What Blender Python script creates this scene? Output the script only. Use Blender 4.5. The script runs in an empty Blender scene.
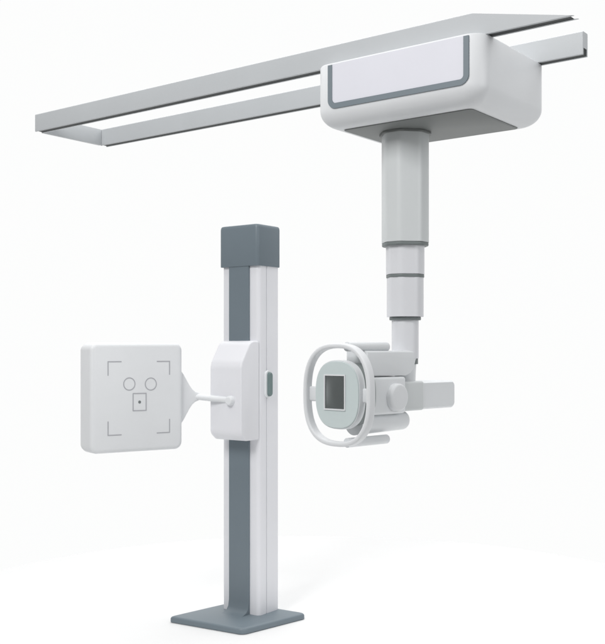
import bpy, bmesh, math
from mathutils import Vector, Matrix

C = bpy.context.scene.collection
R = math.radians
PI = math.pi

# ------------------------------------------------------------------ materials
def plastic(name, col, rough=0.42, var=0.035, bump=0.012, scale=220.0, spec=0.4, coat=0.0):
    m = bpy.data.materials.new(name)
    m.use_nodes = True
    nt = m.node_tree
    N, L = nt.nodes, nt.links
    b = N['Principled BSDF']
    tc = N.new('ShaderNodeTexCoord')
    n1 = N.new('ShaderNodeTexNoise'); n1.inputs['Scale'].default_value = 3.5; n1.inputs['Detail'].default_value = 4
    n2 = N.new('ShaderNodeTexNoise'); n2.inputs['Scale'].default_value = scale; n2.inputs['Detail'].default_value = 2
    L.new(tc.outputs['Object'], n1.inputs['Vector']); L.new(tc.outputs['Object'], n2.inputs['Vector'])
    mix = N.new('ShaderNodeMix'); mix.data_type = 'RGBA'
    a = [max(0, c * (1 - var)) for c in col]; d = [min(1, c * (1 + var)) for c in col]
    mix.inputs['A'].default_value = (*a, 1); mix.inputs['B'].default_value = (*d, 1)
    L.new(n1.outputs['Fac'], mix.inputs['Factor']); L.new(mix.outputs['Result'], b.inputs['Base Color'])
    mr = N.new('ShaderNodeMapRange')
    mr.inputs['To Min'].default_value = rough - 0.06; mr.inputs['To Max'].default_value = rough + 0.06
    L.new(n1.outputs['Fac'], mr.inputs['Value']); L.new(mr.outputs['Result'], b.inputs['Roughness'])
    bp = N.new('ShaderNodeBump'); bp.inputs['Strength'].default_value = bump * 10; bp.inputs['Distance'].default_value = 0.0006
    L.new(n2.outputs['Fac'], bp.inputs['Height']); L.new(bp.outputs['Normal'], b.inputs['Normal'])
    b.inputs['Specular IOR Level'].default_value = spec
    b.inputs['Coat Weight'].default_value = coat
    return m

M = {
    'white':   plastic('white_plastic', (0.70, 0.715, 0.73)),
    'stand':   plastic('stand_white_paint', (0.74, 0.745, 0.775)),
    'panel':   plastic('panel_white', (0.70, 0.705, 0.76), rough=0.35),
    'detector': plastic('detector_white', (0.725, 0.74, 0.755), rough=0.5),
    'rail':    plastic('rail_aluminium', (0.47, 0.49, 0.505), rough=0.4),
    'tele':    plastic('column_grey_paint', (0.60, 0.625, 0.63), rough=0.38),
    'tele2':   plastic('column_pale_paint', (0.68, 0.69, 0.715), rough=0.38),
    'head':    plastic('head_light_grey', (0.71, 0.73, 0.745), rough=0.42),
    'headface': plastic('collimator_green_grey', (0.56, 0.63, 0.63), rough=0.4),
    'under':   plastic('underside_shade_grey', (0.18, 0.19, 0.187), rough=0.55),  # shade under the carriage put into the colour; collar shares it
    'slate':   plastic('slate_grey_paint', (0.158, 0.195, 0.222), rough=0.42),
    'stripe':  plastic('stripe_grey', (0.18, 0.215, 0.24), rough=0.45),
    'seal':    plastic('seal_dark_grey', (0.17, 0.192, 0.192), rough=0.5),
    'slot':    plastic('slot_black', (0.04, 0.045, 0.045), rough=0.6),
    'line':    plastic('marking_grey', (0.40, 0.405, 0.43), rough=0.6),
    'teal':    plastic('handle_teal_grey', (0.15, 0.205, 0.205), rough=0.4),
}
# dark window glass of the collimator
g = plastic('window_glass', (0.20, 0.22, 0.22), rough=0.16, spec=0.6, coat=0.4)
g.node_tree.nodes['Principled BSDF'].inputs['Metallic'].default_value = 0.75
M['glass'] = g

# ------------------------------------------------------------------ helpers
def thing(name, label, cat, loc, rz):
    o = bpy.data.objects.new(name, None)
    o.empty_display_size = 0.1
    C.objects.link(o)
    o.location = loc
    o.rotation_euler = (0, 0, rz)
    o['label'] = label
    o['category'] = cat
    return o

def obj(name, bm, mat, parent=None, loc=(0, 0, 0), rz=0.0, sharp=32):
    bmesh.ops.recalc_face_normals(bm, faces=bm.faces)
    me = bpy.data.meshes.new(name)
    bm.to_mesh(me); bm.free()
    me.materials.append(mat)
    for p in me.polygons:
        p.use_smooth = True
    me.set_sharp_from_angle(angle=R(sharp))
    o = bpy.data.objects.new(name, me)
    C.objects.link(o)
    o.parent = parent
    o.location = loc
    o.rotation_euler = (0, 0, rz)
    return o

def rbox(bm, x0, x1, y0, y1, z0, z1, r=0.01, seg=4):
    vs = [bm.verts.new((x, y, z)) for z in (z0, z1) for (x, y) in ((x0, y0), (x1, y0), (x1, y1), (x0, y1))]
    fs = [bm.faces.new([vs[i] for i in f]) for f in
          ((3, 2, 1, 0), (4, 5, 6, 7), (0, 1, 5, 4), (1, 2, 6, 5), (2, 3, 7, 6), (3, 0, 4, 7))]
    if r > 0:
        es = {e for f in fs for e in f.edges}
        bmesh.ops.bevel(bm, geom=list(es), offset=r, segments=seg, profile=0.5, affect='EDGES')
    return bm

def loft(bm, rings, cap0=True, cap1=True):
    rv = [[bm.verts.new(p) for p in r] for r in rings]
    n = len(rv[0])
    for a, b in zip(rv, rv[1:]):
        for i in range(n):
            j = (i + 1) % n
            bm.faces.new((a[i], a[j], b[j], b[i]))
    if cap0: bm.faces.new(rv[0][::-1])
    if cap1: bm.faces.new(rv[-1])
    return bm

def rrect(x0, x1, y0, y1, r, n=8):
    pts = []
    for cx, cy, a0 in ((x1 - r, y1 - r, 0), (x0 + r, y1 - r, 90), (x0 + r, y0 + r, 180), (x1 - r, y0 + r, 270)):
        for k in range(n + 1):
            a = R(a0 + 90 * k / n)
            pts.append((cx + r * math.cos(a), cy + r * math.sin(a)))
    return pts

def prism(bm, pts, z0, z1, be=0.0, seg=3):
    """vertical prism from an xy outline, with an eased top and bottom edge"""
    n0 = len(bm.verts)
    loft(bm, [[(x, y, z0) for x, y in pts], [(x, y, z1) for x, y in pts]])
    bm.verts.ensure_lookup_table()
    if be:
        vs = set(bm.verts[n0:])
        es = [e for e in bm.edges if e.verts[0] in vs and e.verts[1] in vs and abs(e.verts[0].co.z - e.verts[1].co.z) < 1e-6]
        bmesh.ops.bevel(bm, geom=es, offset=be, segments=seg, profile=0.5, affect='EDGES')
    return bm

def cyl(bm, p0, p1, r0, r1=None, n=40, round0=0.0, round1=0.0):
    """round bar between two points, its ends eased by round0 / round1"""
    if r1 is None: r1 = r0
    p0, p1 = Vector(p0), Vector(p1)
    d = (p1 - p0); ln = d.length; d.normalize()
    up = Vector((0, 0, 1)) if abs(d.z) < 0.9 else Vector((1, 0, 0))
    a = d.cross(up).normalized(); b = d.cross(a)
    prof = []
    k = 6
    if round0:
        prof = [(round0 - round0 * math.sin(PI / 2 * (k - i) / k), r0 - round0 + round0 * math.cos(PI / 2 * (k - i) / k)) for i in range(k + 1)]
    else:
        prof = [(0, r0)]
    if round1:
        prof += [(ln - round1 + round1 * math.sin(PI / 2 * i / k), r1 - round1 + round1 * math.cos(PI / 2 * i / k)) for i in range(k + 1)]
    else:
        prof += [(ln, r1)]
    rings = [[tuple(p0 + d * s + (a * math.cos(2 * PI * i / n) + b * math.sin(2 * PI * i / n)) * max(r, 1e-4)) for i in range(n)] for s, r in prof]
    return loft(bm, rings)

def octagon(w, ch):
    """square of half width w with corners cut by ch, each corner eased"""
    raw = [(w, -w + ch), (w, w - ch), (w - ch, w), (-w + ch, w), (-w, w - ch), (-w, -w + ch), (-w + ch, -w), (w - ch, -w)]
    e = 0.020
    pts = []
    n = len(raw)
    for i in range(n):
        p = Vector(raw[i]); a = Vector(raw[i - 1]); b = Vector(raw[(i + 1) % n])
        s = p + (a - p).normalized() * e; t = p + (b - p).normalized() * e
        for k in range(5):
            f = k / 4
            q = s * (1 - f) ** 2 + p * 2 * f * (1 - f) + t * f * f
            pts.append((q.x, q.y))
    return pts

def ribbon(bm, path, width, y0, y1):
    """flat strip of a given width along an xz path, standing from y0 to y1"""
    n = len(path)
    L, Rr = [], []
    for i in range(n):
        a = Vector(path[max(i - 1, 0)]); b = Vector(path[min(i + 1, n - 1)])
        d = (b - a).normalized(); nn = Vector((-d.y, d.x)) * width / 2
        p = Vector(path[i]); L.append(p + nn); Rr.append(p - nn)
    rings = []
    for l, r in zip(L, Rr):
        rings.append([(l.x, y0, l.y), (r.x, y0, r.y), (r.x, y1, r.y), (l.x, y1, l.y)])
    return loft(bm, rings)

def arc(cx, cz, r, a0, a1, n=8):
    return [(cx + r * math.cos(R(a0 + (a1 - a0) * i / n)), cz + r * math.sin(R(a0 + (a1 - a0) * i / n))) for i in range(n + 1)]

# ------------------------------------------------------------------ camera
# eye 1.5 m above the floor, level, lens chosen from the vanishing points
EYE = 1.5
cam = bpy.data.cameras.new('camera')
co = bpy.data.objects.new('camera', cam)
C.objects.link(co)
co.location = (0, 0, EYE)
co.rotation_euler = (R(90), 0, 0)
F = 978.0 / 605.0
cam.sensor_fit = 'HORIZONTAL'
cam.sensor_width = 36.0
cam.lens = 36.0 * F
cam.shift_y = (350.0 - 322.0) / 605.0
cam.clip_end = 200
bpy.context.scene.camera = co

# ------------------------------------------------------------------ floor
bm = bmesh.new()
bmesh.ops.create_circle(bm, cap_ends=True, segments=96, radius=2.5)
floor_m = plastic('white_floor', (0.765, 0.767, 0.767), rough=0.8, var=0.01, spec=0.15)
fl = obj('floor', bm, floor_m, None, (0.1, 5.4, 0))
fl['kind'] = 'structure'
fl['label'] = 'plain white studio floor'

# ------------------------------------------------------------------ overhead rails
TH = R(37.4)
ux, uy = math.cos(TH), -math.sin(TH)
vx, vy = math.sin(TH), math.cos(TH)
P0 = Vector((-1.530, 5.595, 0))
ZR = 2.75          # underside of the rails
HR = 0.098
SEP = 0.485
track = thing('overhead_rail_track', 'pale grey twin overhead rails joined by a plate at the left end', 'rail track', (P0.x, P0.y, ZR), -TH)

def rail_profile(y0, w, h):
    """C section open downwards: slightly rounded outer edges"""
    e = 0.006
    out = []
    for (cx, cz, a0) in ((y0 + e, h - e, 180), (y0 + w - e, h - e, 90)):
        for k in range(5):
            a = R(a0 - 90 * k / 4)
            out.append((cx + e * math.cos(a), cz + e * math.sin(a)))
    out += [(y0 + w, 0.0), (y0 + w - 0.009, 0.0), (y0 + w - 0.009, 0.03), (y0 + 0.009, 0.03), (y0 + 0.009, 0.0)]
    out += [(y0 + 0.0015, 0.0), (y0, 0.0015)]
    return out

def rail(y0, xa, xb_bottom, xb_top):
    bm = bmesh.new()
    prof = rail_profile(y0, 0.055, HR)
    r0 = [(xa, y, z) for y, z in prof]
    r1 = [(xb_bottom + (xb_top - xb_bottom) * z / HR, y, z) for y, z in prof]
    loft(bm, [r0, r1])
    o = obj('rail', bm, M['rail'], track)
    bm = bmesh.new()
    k = (xb_top - xb_bottom) / HR
    loft(bm, [[(x, y, zz) for y, zz in ((y0 + 0.0085, 0.003), (y0 + 0.0465, 0.003), (y0 + 0.0465, 0.0305), (y0 + 0.0085, 0.0305))] for x in (xa + 0.006,)]
         + [[(xb_bottom - 0.004 + k * zz, y, zz) for y, zz in ((y0 + 0.0085, 0.003), (y0 + 0.0465, 0.003), (y0 + 0.0465, 0.0305), (y0 + 0.0085, 0.0305))]])
    obj('slot_insert', bm, M['slot'], o)
    return o

rail(0.0, 0.0, 3.20, 2.765)
rail(SEP, 0.0, 3.045, 3.045)
bm = bmesh.new()
rbox(bm, -0.012, 0.012, 0.0555, SEP - 0.0005, 0.001, HR - 0.002, 0.002, 2)
obj('end_plate', bm, M['rail'], track)

# ------------------------------------------------------------------ ceiling suspended x-ray unit
T0, V0 = 2.306, 0.264
ZB = 2.478
base = P0 + Vector((ux, uy, 0)) * T0 + Vector((vx, vy, 0)) * V0
unit = thing('ceiling_xray_unit', 'white ceiling carriage with telescoping column carrying a grey x-ray tube head', 'x-ray machine', (base.x, base.y, ZB), -TH)

X0, X1 = 2.026 - T0, 2.846 - T0
Y0, Y1 = -0.05 - V0, 0.580 - V0
HT = 0.275
def body_ring(ins, z, r):
    return [(x, y, z) for x, y in rrect(X0 + ins, X1 - ins, Y0 + ins, Y1 - ins, r, 10)]
bm = bmesh.new()
rings = []
BI, BH = 0.088, 0.078
for k in range(13):
    a = PI / 2 * k / 12
    rings.append(body_ring(BI * (1 - math.sin(a)), BH * (1 - math.cos(a)), 0.022 + (0.075 - 0.022) * math.sin(a)))
rings.append(body_ring(0, HT - 0.008, 0.075))
rings.append(body_ring(0.003, HT - 0.002, 0.073))
rings.append(body_ring(0.010, HT, 0.066))
loft(bm, rings)
house = obj('carriage_housing', bm, M['white'], unit, sharp=40)
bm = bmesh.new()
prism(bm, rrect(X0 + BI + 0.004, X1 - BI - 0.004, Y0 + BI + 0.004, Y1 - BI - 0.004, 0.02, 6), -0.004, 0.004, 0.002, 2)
obj('underside_shade_panel', bm, M['under'], house)  # added dark panel, its grey carries the shade under the carriage
# stripe: an upright U on the front face, and the lilac white panel it frames
xa, xb = 2.118 - T0, 2.780 - T0
zb, zt = 0.084, 0.264
rr = 0.028
path = [(xa, zt)] + arc(xa + rr, zb + rr, rr, 180, 270) + arc(xb - rr, zb + rr, rr, 270, 360) + [(xb, zt)]
bm = bmesh.new()
ribbon(bm, path, 0.023, Y0 - 0.005, Y0 + 0.004)
obj('accent_stripe', bm, M['stripe'], house)
bm = bmesh.new()
pp = [(xa + 0.011, zt + 0.002)] + arc(xa + rr + 0.004, zb + rr + 0.004, rr - 0.007, 180, 270) + arc(xb - rr - 0.004, zb + rr + 0.004, rr - 0.007, 270, 360) + [(xb - 0.011, zt + 0.002)]
loft(bm, [[(x, Y0 + 0.004, z) for x, z in pp], [(x, Y0 - 0.0025, z) for x, z in pp]])
obj('front_panel', bm, M['panel'], house)

# telescoping column
def stage(w, z0, z1, name='column_segment', ring_h=0.015, ring_w=None, mat='tele2'):
    bm = bmesh.new()
    ch = w * 0.66
    prism(bm, octagon(w, ch), z0 + (ring_h if ring_w else 0), z1)
    o = obj(name, bm, M[mat], unit)
    if ring_w:
        bm = bmesh.new()
        prism(bm, octagon(ring_w, ring_w * 0.66), z0, z0 + ring_h - 0.0005, 0.003, 2)
        obj('seal_ring', bm, M['seal'], o)
    return o
z = lambda a: a - ZB
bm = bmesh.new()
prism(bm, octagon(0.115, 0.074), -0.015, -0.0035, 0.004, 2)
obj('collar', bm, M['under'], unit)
stage(0.1060, z(1.966), -0.015, ring_w=0.1045, mat='tele')
stage(0.0870, z(1.824), z(1.968), ring_w=0.0860)
stage(0.0835, z(1.634), z(1.826), ring_w=0.0720)
stage(0.0620, z(1.462), z(1.634))

# tube head, turned a little from the carriage.  head frame: x to the near right, -y is the beam
HY = TH - R(45)       # extra turn about the column axis
def head(name, bm, mat, parent=unit, sharp=32):
    return obj(name, bm, mat, parent, (0, 0, 0), HY if parent is unit else 0, sharp)

# yoke hanging from the column
bm = bmesh.new()
prof = [(-0.330, 1.387), (-0.330, 1.497), (0.004, 1.497), (0.004, 1.462)] + [(-0.071 + 0.075 * math.cos(R(a)), 1.462 + 0.075 * math.sin(R(a))) for a in (-15, -30, -45, -60, -75, -90)]
loft(bm, [[(s, y, z(zz)) for y, zz in prof] for s in (-0.060, 0.060)])
es = [e for e in bm.edges if abs(e.verts[0].co.x - e.verts[1].co.x) < 1e-6]
bmesh.ops.bevel(bm, geom=es, offset=0.010, segments=4, profile=0.5, affect='EDGES', clamp_overlap=True)
yoke = head('yoke_arm', bm, M['head'])
bm = bmesh.new()
cyl(bm, (0, 0.0, z(1.437)), (0, 0.0, z(1.462)), 0.058, n=48)
head('swivel_joint', bm, M['seal'])
bm = bmesh.new()
cyl(bm, (0, 0.0, z(1.34)), (0, 0.0, z(1.438)), 0.045, 0.05, n=48)
head('swivel_post', bm, M['head'])

# tube assembly (mid block), rear box, round boss and lower cable tube
bm = bmesh.new()
rbox(bm, -0.085, 0.068, -0.345, -0.075, z(1.222), z(1.384), 0.014, 4)
head('tube_housing', bm, M['head'])
bm = bmesh.new()
rbox(bm, -0.075, 0.056, -0.080, 0.070, z(1.229), z(1.361), 0.012, 4)
head('centre_block', bm, M['tele'])
bm = bmesh.new()
pts = rrect(0.0, 0.275, 0.0, 0.126, 0.020, 6)
loft(bm, [[(s, y + 0.035, zz + z(1.232)) for y, zz in pts] for s in (-0.07, 0.040)] + [[(0.050, (y - 0.1375) * 0.95 + 0.1725, (zz - 0.063) * 0.88 + z(1.295)) for y, zz in pts]])
head('rear_box', bm, M['head'], sharp=45)
bm = bmesh.new()
cyl(bm, (0.05, -0.150, z(1.295)), (0.095, -0.150, z(1.295)), 0.062, 0.060, 48, 0, 0.012)
boss = head('round_boss', bm, M['white'])
bm = bmesh.new()
cyl(bm, (-0.005, -0.34, z(1.186)), (-0.005, 0.004, z(1.186)), 0.050, 0.043, 48, 0, 0.028)
head('cable_tube', bm, M['head'])

# ring handle: a hoop round the collimator
RC = -0.436
zc = z(1.312)
def sup(a, rx, rz, e):
    c, s = math.cos(a), math.sin(a)
    return (rx * math.copysign(abs(c) ** (2 / e), c), rz * math.copysign(abs(s) ** (2 / e), s))
bm = bmesh.new()
n = 96
sec = rrect(-0.0105, 0.0105, -0.021, 0.021, 0.009, 5)
vr = []
for i in range(n):
    a = 2 * PI * i / n
    px, pz = sup(a, 0.181, 0.206, 2.6)
    q = Vector(sup(a + 0.01, 0.181, 0.206, 2.6)) - Vector(sup(a - 0.01, 0.181, 0.206, 2.6))
    nn = Vector((q.y, -q.x)).normalized()
    vr.append([bm.verts.new((px - 0.006 + nn.x * s, RC + t, zc + pz + nn.y * s)) for s, t in sec])
for i in range(n):
    A, B = vr[i], vr[(i + 1) % n]
    for k in range(len(sec)):
        l = (k + 1) % len(sec)
        bm.faces.new((A[k], A[l], B[l], B[k]))
hoop = head('ring_handle', bm, M['white'])
# stays that join the hoop to the collimator
for sx in (-1, 1):
    bm = bmesh.new()
    if sx < 0:
        rbox(bm, -0.178, -0.100, RC - 0.002, RC + 0.024, zc - 0.032, zc + 0.032, 0.008, 3)
    else:
        rbox(bm, 0.100, 0.180, RC + 0.004, RC + 0.022, zc - 0.03, zc + 0.03, 0.008, 3)
    obj('ring_stay', bm, M['head'], hoop)
# bars running back from top and bottom of the hoop
for zz in (z(1.514), z(1.112)):
    bm = bmesh.new()
    cyl(bm, (0.03, RC + 0.015, zz), (0.03, RC + 0.275, zz), 0.020, None, 32, 0, 0.007)
    head('handle_bar', bm, M['head'])

# collimator: rounded body with a pale green grey face and a dark window
def face_ring(y, k, e=2.6):
    return [(sup(2 * PI * i / 72, 0.128 * k, 0.145 * k, e)[0], y, zc + 0.001 + sup(2 * PI * i / 72, 0.128 * k, 0.145 * k, e)[1]) for i in range(72)]
bm = bmesh.new()
loft(bm, [face_ring(RC + 0.030, 0.90), face_ring(RC + 0.024, 0.98), face_ring(RC + 0.016, 1.0), face_ring(RC - 0.004, 1.0), face_ring(RC - 0.012, 0.985)])
coll = head('collimator', bm, M['head'])
bm = bmesh.new()
loft(bm, [face_ring(RC - 0.006, 0.965), face_ring(RC - 0.014, 0.965), face_ring(RC - 0.017, 0.95)])
obj('face_plate', bm, M['headface'], coll)
bm = bmesh.new()
loft(bm, [face_ring(-0.335, 0.90), face_ring(RC + 0.06, 0.93), face_ring(RC + 0.026, 0.93)])
obj('gap_shade_sleeve', bm, M['seal'], coll)  # added dark sleeve standing for the shadow in the gap behind the face
bm = bmesh.new()
wx0, wx1, wz0, wz1 = -0.064, 0.046, zc - 0.058, zc + 0.080
fr = 0.006
for (a, b, c, d) in ((wx0 - fr, wx1 + fr, wz1, wz1 + fr), (wx0 - fr, wx1 + fr, wz0 - fr, wz0), (wx0 - fr, wx0, wz0, wz1), (wx1, wx1 + fr, wz0, wz1)):
    rbox(bm, a, b, RC - 0.021, RC - 0.0160, c, d, 0.0)
obj('window_frame', bm, M['white'], coll)
bm = bmesh.new()
NG = 14
gr = []
for i in range(NG + 1):
    row = []
    for k in range(NG + 1):
        u, v = i / NG * 2 - 1, k / NG * 2 - 1
        row.append(bm.verts.new((wx0 + (wx1 - wx0) * i / NG, RC - 0.0172 - 0.008 * (1 - u * u) * (1 - v * v), wz0 + (wz1 - wz0) * k / NG)))
    gr.append(row)
for i in range(NG):
    for k in range(NG):
        bm.faces.new((gr[i][k], gr[i + 1][k], gr[i + 1][k + 1], gr[i][k + 1]))
obj('window', bm, M['glass'], coll)

# ------------------------------------------------------------------ detector stand
SY = R(36.5)
S0 = Vector((-0.240, 5.386, 0))
stand = thing('xray_detector_stand', 'white upright stand with slate cap and base holding a square detector panel', 'x-ray stand', (S0.x, S0.y, 0), -SY)
def to_local(X, Y):
    dx, dy = X - S0.x, Y - S0.y
    return (dx * math.cos(SY) - dy * math.sin(SY), dx * math.sin(SY) + dy * math.cos(SY))
def floor_pt(px, py, zz=0.0):
    Y = 978 * (EYE - zz) / (py - 350.0)
    return to_local((px - 302.5) / 978 * Y, Y)

# base plate: four corners on the floor, slightly splayed
A = Vector(floor_pt(169.5, 622.5)); B = Vector(floor_pt(243.0, 635.5)); D = Vector(floor_pt(306.5, 619.0))
E = A + D - B
E = E + (E - B) * 0.02
raw = [A, B, D, E]
rad = [0.015, 0.035, 0.03, 0.03]
pts = []
for i in range(4):
    p, a, b = raw[i], raw[i - 1], raw[(i + 1) % 4]
    s = p + (a - p).normalized() * rad[i]; t = p + (b - p).normalized() * rad[i]
    for k in range(7):
        f = k / 6
        q = s * (1 - f) ** 2 + p * 2 * f * (1 - f) + t * f * f
        pts.append((q.x, q.y))
cen = sum((Vector(p) for p in pts), Vector((0, 0))) / len(pts)
def inset(k):
    o = []
    for x, y in pts:
        d = (Vector((x, y)) - cen)
        o.append((x - d.normalized().x * k, y - d.normalized().y * k))
    return o
bm = bmesh.new()
loft(bm, [[(x, y, zz) for x, y in inset(k)] for k, zz in ((0.006, 0.0), (0.0, 0.004), (0.0, 0.022), (0.003, 0.028), (0.008, 0.032), (0.018, 0.035))])
obj('base_plate', bm, M['slate'], stand)

# column: rounded rectangle with a groove down the side
W, DP = 0.268, 0.185
ZC0, ZC1 = 0.034, 2.0
def column_outline():
    o = []
    def corner(cx, cy, r, a0):
        for k in range(9):
            a = R(a0 + 90 * k / 8); o.append((cx + r * math.cos(a), cy + r * math.sin(a)))
    r = 0.024
    corner(-r, r, r, 270)                                   # near corner
    gy = 0.062
    o.extend([(0, gy), (-0.0045, gy + 0.001), (-0.0045, gy + 0.010), (0, gy + 0.011)])
    corner(-0.022, DP - 0.022, 0.022, 0)
    corner(-W + 0.022, DP - 0.022, 0.022, 90)
    corner(-W + 0.022, 0.022, 0.022, 180)
    return o
bm = bmesh.new()
prism(bm, column_outline(), ZC0, ZC1, 0.0)
col = obj('column', bm, M['stand'], stand)
# slate strip up the front, flaring to a foot on the base
bm = bmesh.new()
x0, x1 = -0.208, -0.064
prof = [(-0.095, 0.0335), (-0.060, 0.037), (-0.035, 0.046), (-0.020, 0.065), (-0.014, 0.10), (-0.0135, 0.16), (-0.0135, ZC1 - 0.03)]
for (xa_, xb_) in ((x0, x1),):
    rings = []
    for y, zz in prof:
        rings.append([(xa_, 0.003, zz), (xa_, y + 0.003, zz), (xa_ + 0.003, y, zz), (xb_ - 0.003, y, zz), (xb_, y + 0.003, zz), (xb_, 0.003, zz)])
    loft(bm, rings)
obj('front_strip', bm, M['slate'], col)
# cap
bm = bmesh.new()
o = rrect(-W - 0.006, 0.006, -0.018, DP + 0.006, 0.020, 6)
loft(bm, [[(x + (-W / 2 - x) * k, y + (DP / 2 - y) * k, zz) for x, y in o] for k, zz in
          ((0.01, 1.966), (0.0, 1.969), (0.0, 2.176), (0.012, 2.187), (0.04, 2.1935), (0.09, 2.196))])
obj('top_cap', bm, M['slate'], stand)

# slider block that rides on the column front
bm = bmesh.new()
sx0, sx1 = -0.228, -0.002
PF = -0.150
side = [(0.0, 1.005), (-0.105, 1.005), (PF + 0.008, 1.035), (PF, 1.055), (PF, 1.405), (PF + 0.010, 1.438), (-0.080, 1.530), (-0.062, 1.545), (-0.0405, 1.551), (0.0, 1.551)]
loft(bm, [[(x, y, zz) for y, zz in side] for x in (sx0, sx1)])
es = [e for e in bm.edges if not (abs(e.verts[0].co.y) < 1e-6 and abs(e.verts[1].co.y) < 1e-6)]
bmesh.ops.bevel(bm, geom=es, offset=0.011, segments=4, profile=0.5, affect='EDGES', clamp_overlap=True)
slider = obj('slider_block', bm, M['stand'], stand, sharp=50)
# brake handle on the column side
bm = bmesh.new()
hp = rrect(0.046, 0.097, 1.234, 1.386, 0.025, 8)
loft(bm, [[(0.0005, y, zz) for y, zz in hp], [(0.008, y, zz) for y, zz in hp], [(0.011, (y - 0.076) * 0.9 + 0.076, (zz - 1.31) * 0.96 + 1.31) for y, zz in hp]])
bh = obj('handle_recess', bm, M['head'], stand)
bm = bmesh.new()
hp = rrect(0.060, 0.092, 1.243, 1.377, 0.0155, 8)
loft(bm, [[(0.010, y, zz) for y, zz in hp], [(0.021, y, zz) for y, zz in hp], [(0.026, (y - 0.08) * 0.8 + 0.08, (zz - 1.31) * 0.93 + 1.31) for y, zz in hp]])
obj('brake_handle', bm, M['teal'], bh)

# panel, its bracket and the arm.  panel frame: x along the face, -y is the face normal
PY = R(34) + SY
pe = to_local(-0.648, 5.300)
PW, PH, PT = 0.528, 0.574, 0.175
ZP = 1.251
def pan(name, bm, mat, parent=stand, sharp=32):
    return obj(name, bm, mat, parent, (pe[0], pe[1], ZP) if parent is stand else (0, 0, 0), PY if parent is stand else 0, sharp)
# panel box x -PW..0, y 0 (face)..PT (back); outline rounded, edges eased
bm = bmesh.new()
def pring(y, ins, r):
    return [(x, y, zz) for x, zz in rrect(-PW + ins, 0 - ins, -PH / 2 + ins, PH / 2 - ins, max(r - ins, 0.004), 8)]
rings = []
for k in range(7):
    a = PI / 2 * k / 6
    rings.append(pring(0.022 * (1 - math.sin(a)), 0.022 * (1 - math.cos(a)), 0.042))
rings = rings[::-1]
rings += [pring(0.120, 0.0, 0.042), pring(0.150, 0.006, 0.042), pring(PT, 0.022, 0.042)]
loft(bm, rings)
panel = pan('detector_panel', bm, M['detector'])
def face_line(bm, a, b, w=0.0055):
    d = (Vector(b) - Vector(a)).normalized()
    ribbon(bm, [a, b], w, -0.0010, 0.002)
def px_to_face(px, py):
    # where a sight line meets the panel face
    e = Vector((-0.648, 5.300)); d = Vector((math.cos(R(34)), math.sin(R(34))))
    k = (px - 302.5) / 978
    s = (k * e.y - e.x) / (d.x - k * d.y)
    Y = e.y + d.y * s
    return (s, EYE - (py - 350) / 978 * Y - ZP)
xl = px_to_face(107.5, 361)[0]; xr = px_to_face(170.0, 361)[0]
zt_, zb_ = 0.191, -0.196
lx, lz = 0.078, 0.075
for (cx, cz, sx, sz) in ((xl, zt_, 1, -1), (xr, zt_, -1, -1), (xl, zb_, 1, 1), (xr, zb_, -1, 1)):
    bm = bmesh.new()
    w = 0.0055
    q = [(cx, cz), (cx + sx * lx, cz), (cx + sx * lx, cz + sz * w), (cx + sx * w, cz + sz * w), (cx + sx * w, cz + sz * lz), (cx, cz + sz * lz)]
    loft(bm, [[(x, 0.002, zz) for x, zz in q], [(x, -0.001, zz) for x, zz in q]])
    obj('corner_mark', bm, M['line'], panel)
def loop_mark(name, outer, inner):
    bm = bmesh.new()
    n = len(outer)
    rs = [[bm.verts.new((x, y, zz)) for x, zz in ps] for ps, y in ((outer, 0.002), (outer, -0.001), (inner, -0.001), (inner, 0.002))]
    for a, b in zip(rs, rs[1:] + rs[:1]):
        for i in range(n):
            bm.faces.new((a[i], a[(i + 1) % n], b[(i + 1) % n], b[i]))
    return obj(name, bm, M['line'], panel)
for px in (129.3, 150.8):
    c = px_to_face(px, 384)
    loop_mark('circle_mark', [(c[0] + 0.0345 * math.cos(2 * PI * i / 48), c[1] + 0.0345 * math.sin(2 * PI * i / 48)) for i in range(48)],
              [(c[0] + 0.0295 * math.cos(2 * PI * i / 48), c[1] + 0.0295 * math.sin(2 * PI * i / 48)) for i in range(48)])
c = px_to_face(139.6, 402)
hw, hh, w = 0.040, 0.048, 0.0055
loop_mark('square_mark', rrect(c[0] - hw, c[0] + hw, c[1] - hh, c[1] + hh, 0.002, 2), rrect(c[0] - hw + w, c[0] + hw - w, c[1] - hh + w, c[1] + hh - w, 0.001, 2))
bm = bmesh.new()
ring = [(c[0] + 0.008 * math.cos(2 * PI * i / 24), c[1] + 0.008 * math.sin(2 * PI * i / 24)) for i in range(24)]
loft(bm, [[(x, 0.002, zz) for x, zz in ring], [(x, -0.001, zz) for x, zz in ring]])
obj('centre_dot', bm, M['seal'], panel)

# bracket: flat pyramid from the panel side to the arm
bm = bmesh.new()
def brk(x, h, y0, y1):
    return [(x, y, zz) for y, zz in rrect(y0, y1, -h, h, min(0.012, (y1 - y0) * 0.4, h * 0.5), 5)]
AZ = -0.008
rs = []
for x, h in ((-0.03, 0.165), (0.002, 0.150), (0.020, 0.126), (0.038, 0.096), (0.056, 0.066), (0.074, 0.043), (0.092, 0.029), (0.118, 0.019)):
    rs.append([(a, b, c_ + AZ) for a, b, c_ in brk(x, h, 0.026, 0.095 - 0.035 * (x + 0.03) / 0.148)])
loft(bm, rs)
pan('mounting_bracket', bm, M['detector'], sharp=45)
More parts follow.
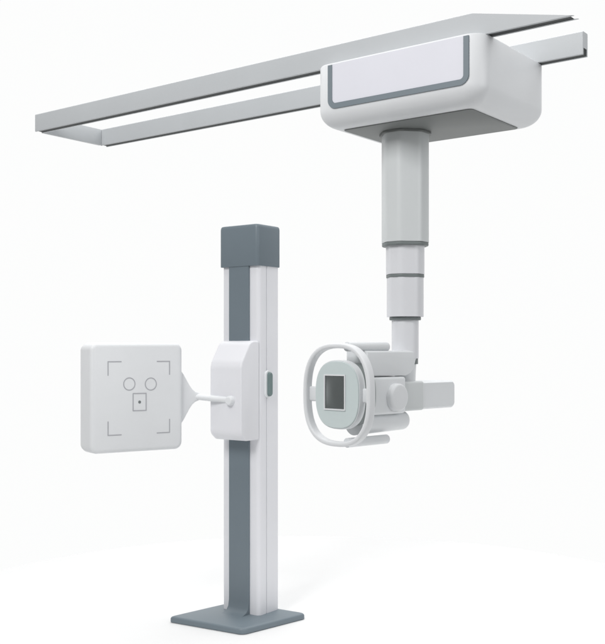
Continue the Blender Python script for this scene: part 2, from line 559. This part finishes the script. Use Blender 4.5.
# arm and its socket on the slider
dx = Vector((math.cos(R(34)), math.sin(R(34))))
dn = Vector((-math.sin(R(34)), math.cos(R(34))))
apex = Vector((-0.648, 5.300)) + dx * 0.098 + dn * 0.044
a0 = to_local(apex.x, apex.y)
a1 = (-0.0735, PF)
zA = ZP + AZ
bm = bmesh.new()
cyl(bm, (a0[0], a0[1], zA), (a1[0], a1[1] + 0.02, zA - 0.018), 0.0165, 0.0175, 32)
obj('support_arm', bm, M['detector'], stand)
bm = bmesh.new()
cyl(bm, (a1[0], PF + 0.010, zA - 0.018), (a1[0], PF - 0.026, zA - 0.018), 0.030, 0.024, 40, 0, 0.008)
obj('arm_socket', bm, M['detector'], stand)

# ------------------------------------------------------------------ light
w = bpy.data.worlds.new('World')
bpy.context.scene.world = w
w.use_nodes = True
nt = w.node_tree
bg = nt.nodes['Background']
# world graded to shape the light: bright white ahead of the lens, dimmer behind
tc = nt.nodes.new('ShaderNodeTexCoord')
sep = nt.nodes.new('ShaderNodeSeparateXYZ')
mr = nt.nodes.new('ShaderNodeMapRange')
mr.interpolation_type = 'SMOOTHSTEP'
mr.inputs['From Min'].default_value = -0.1
mr.inputs['From Max'].default_value = 0.75
mr.inputs['To Min'].default_value = 0.30
mr.inputs['To Max'].default_value = 0.985
nt.links.new(tc.outputs['Generated'], sep.inputs[0])
nt.links.new(sep.outputs['Y'], mr.inputs['Value'])
bg.inputs['Color'].default_value = (0.996, 1.0, 0.998, 1)
nt.links.new(mr.outputs['Result'], bg.inputs['Strength'])

def area(name, loc, target, size, power, col=(1, 1, 1), sy=None):
    l = bpy.data.lights.new(name, 'AREA')
    l.energy = power; l.color = col
    l.shape = 'RECTANGLE'; l.size = size; l.size_y = sy or size
    o = bpy.data.objects.new(name, l)
    C.objects.link(o)
    o.location = loc
    o.rotation_euler = (Vector(target) - Vector(loc)).to_track_quat('-Z', 'Y').to_euler()
    return o
area('key_softbox', (-2.6, 0.6, 5.2), (0, 4.7, 1.5), 2.2, 225, (1.0, 0.99, 0.985))
area('added_overhead_fill', (0.6, 6.8, 6.6), (0.6, 6.6, 0), 8.0, 410, sy=7.0)  # added overhead lamp to whiten the floor and soften its shadows
area('added_side_fill', (4.2, 1.2, 3.2), (0.6, 4.4, 1.9), 2.6, 75, (0.985, 0.99, 1.0))  # added unseen lamp that lifts the right-facing sides

s = bpy.context.scene
s.view_settings.view_transform = 'Standard'
s.view_settings.look = 'None'
s.view_settings.exposure = 0
s.view_settings.gamma = 1
s.render.film_transparent = False
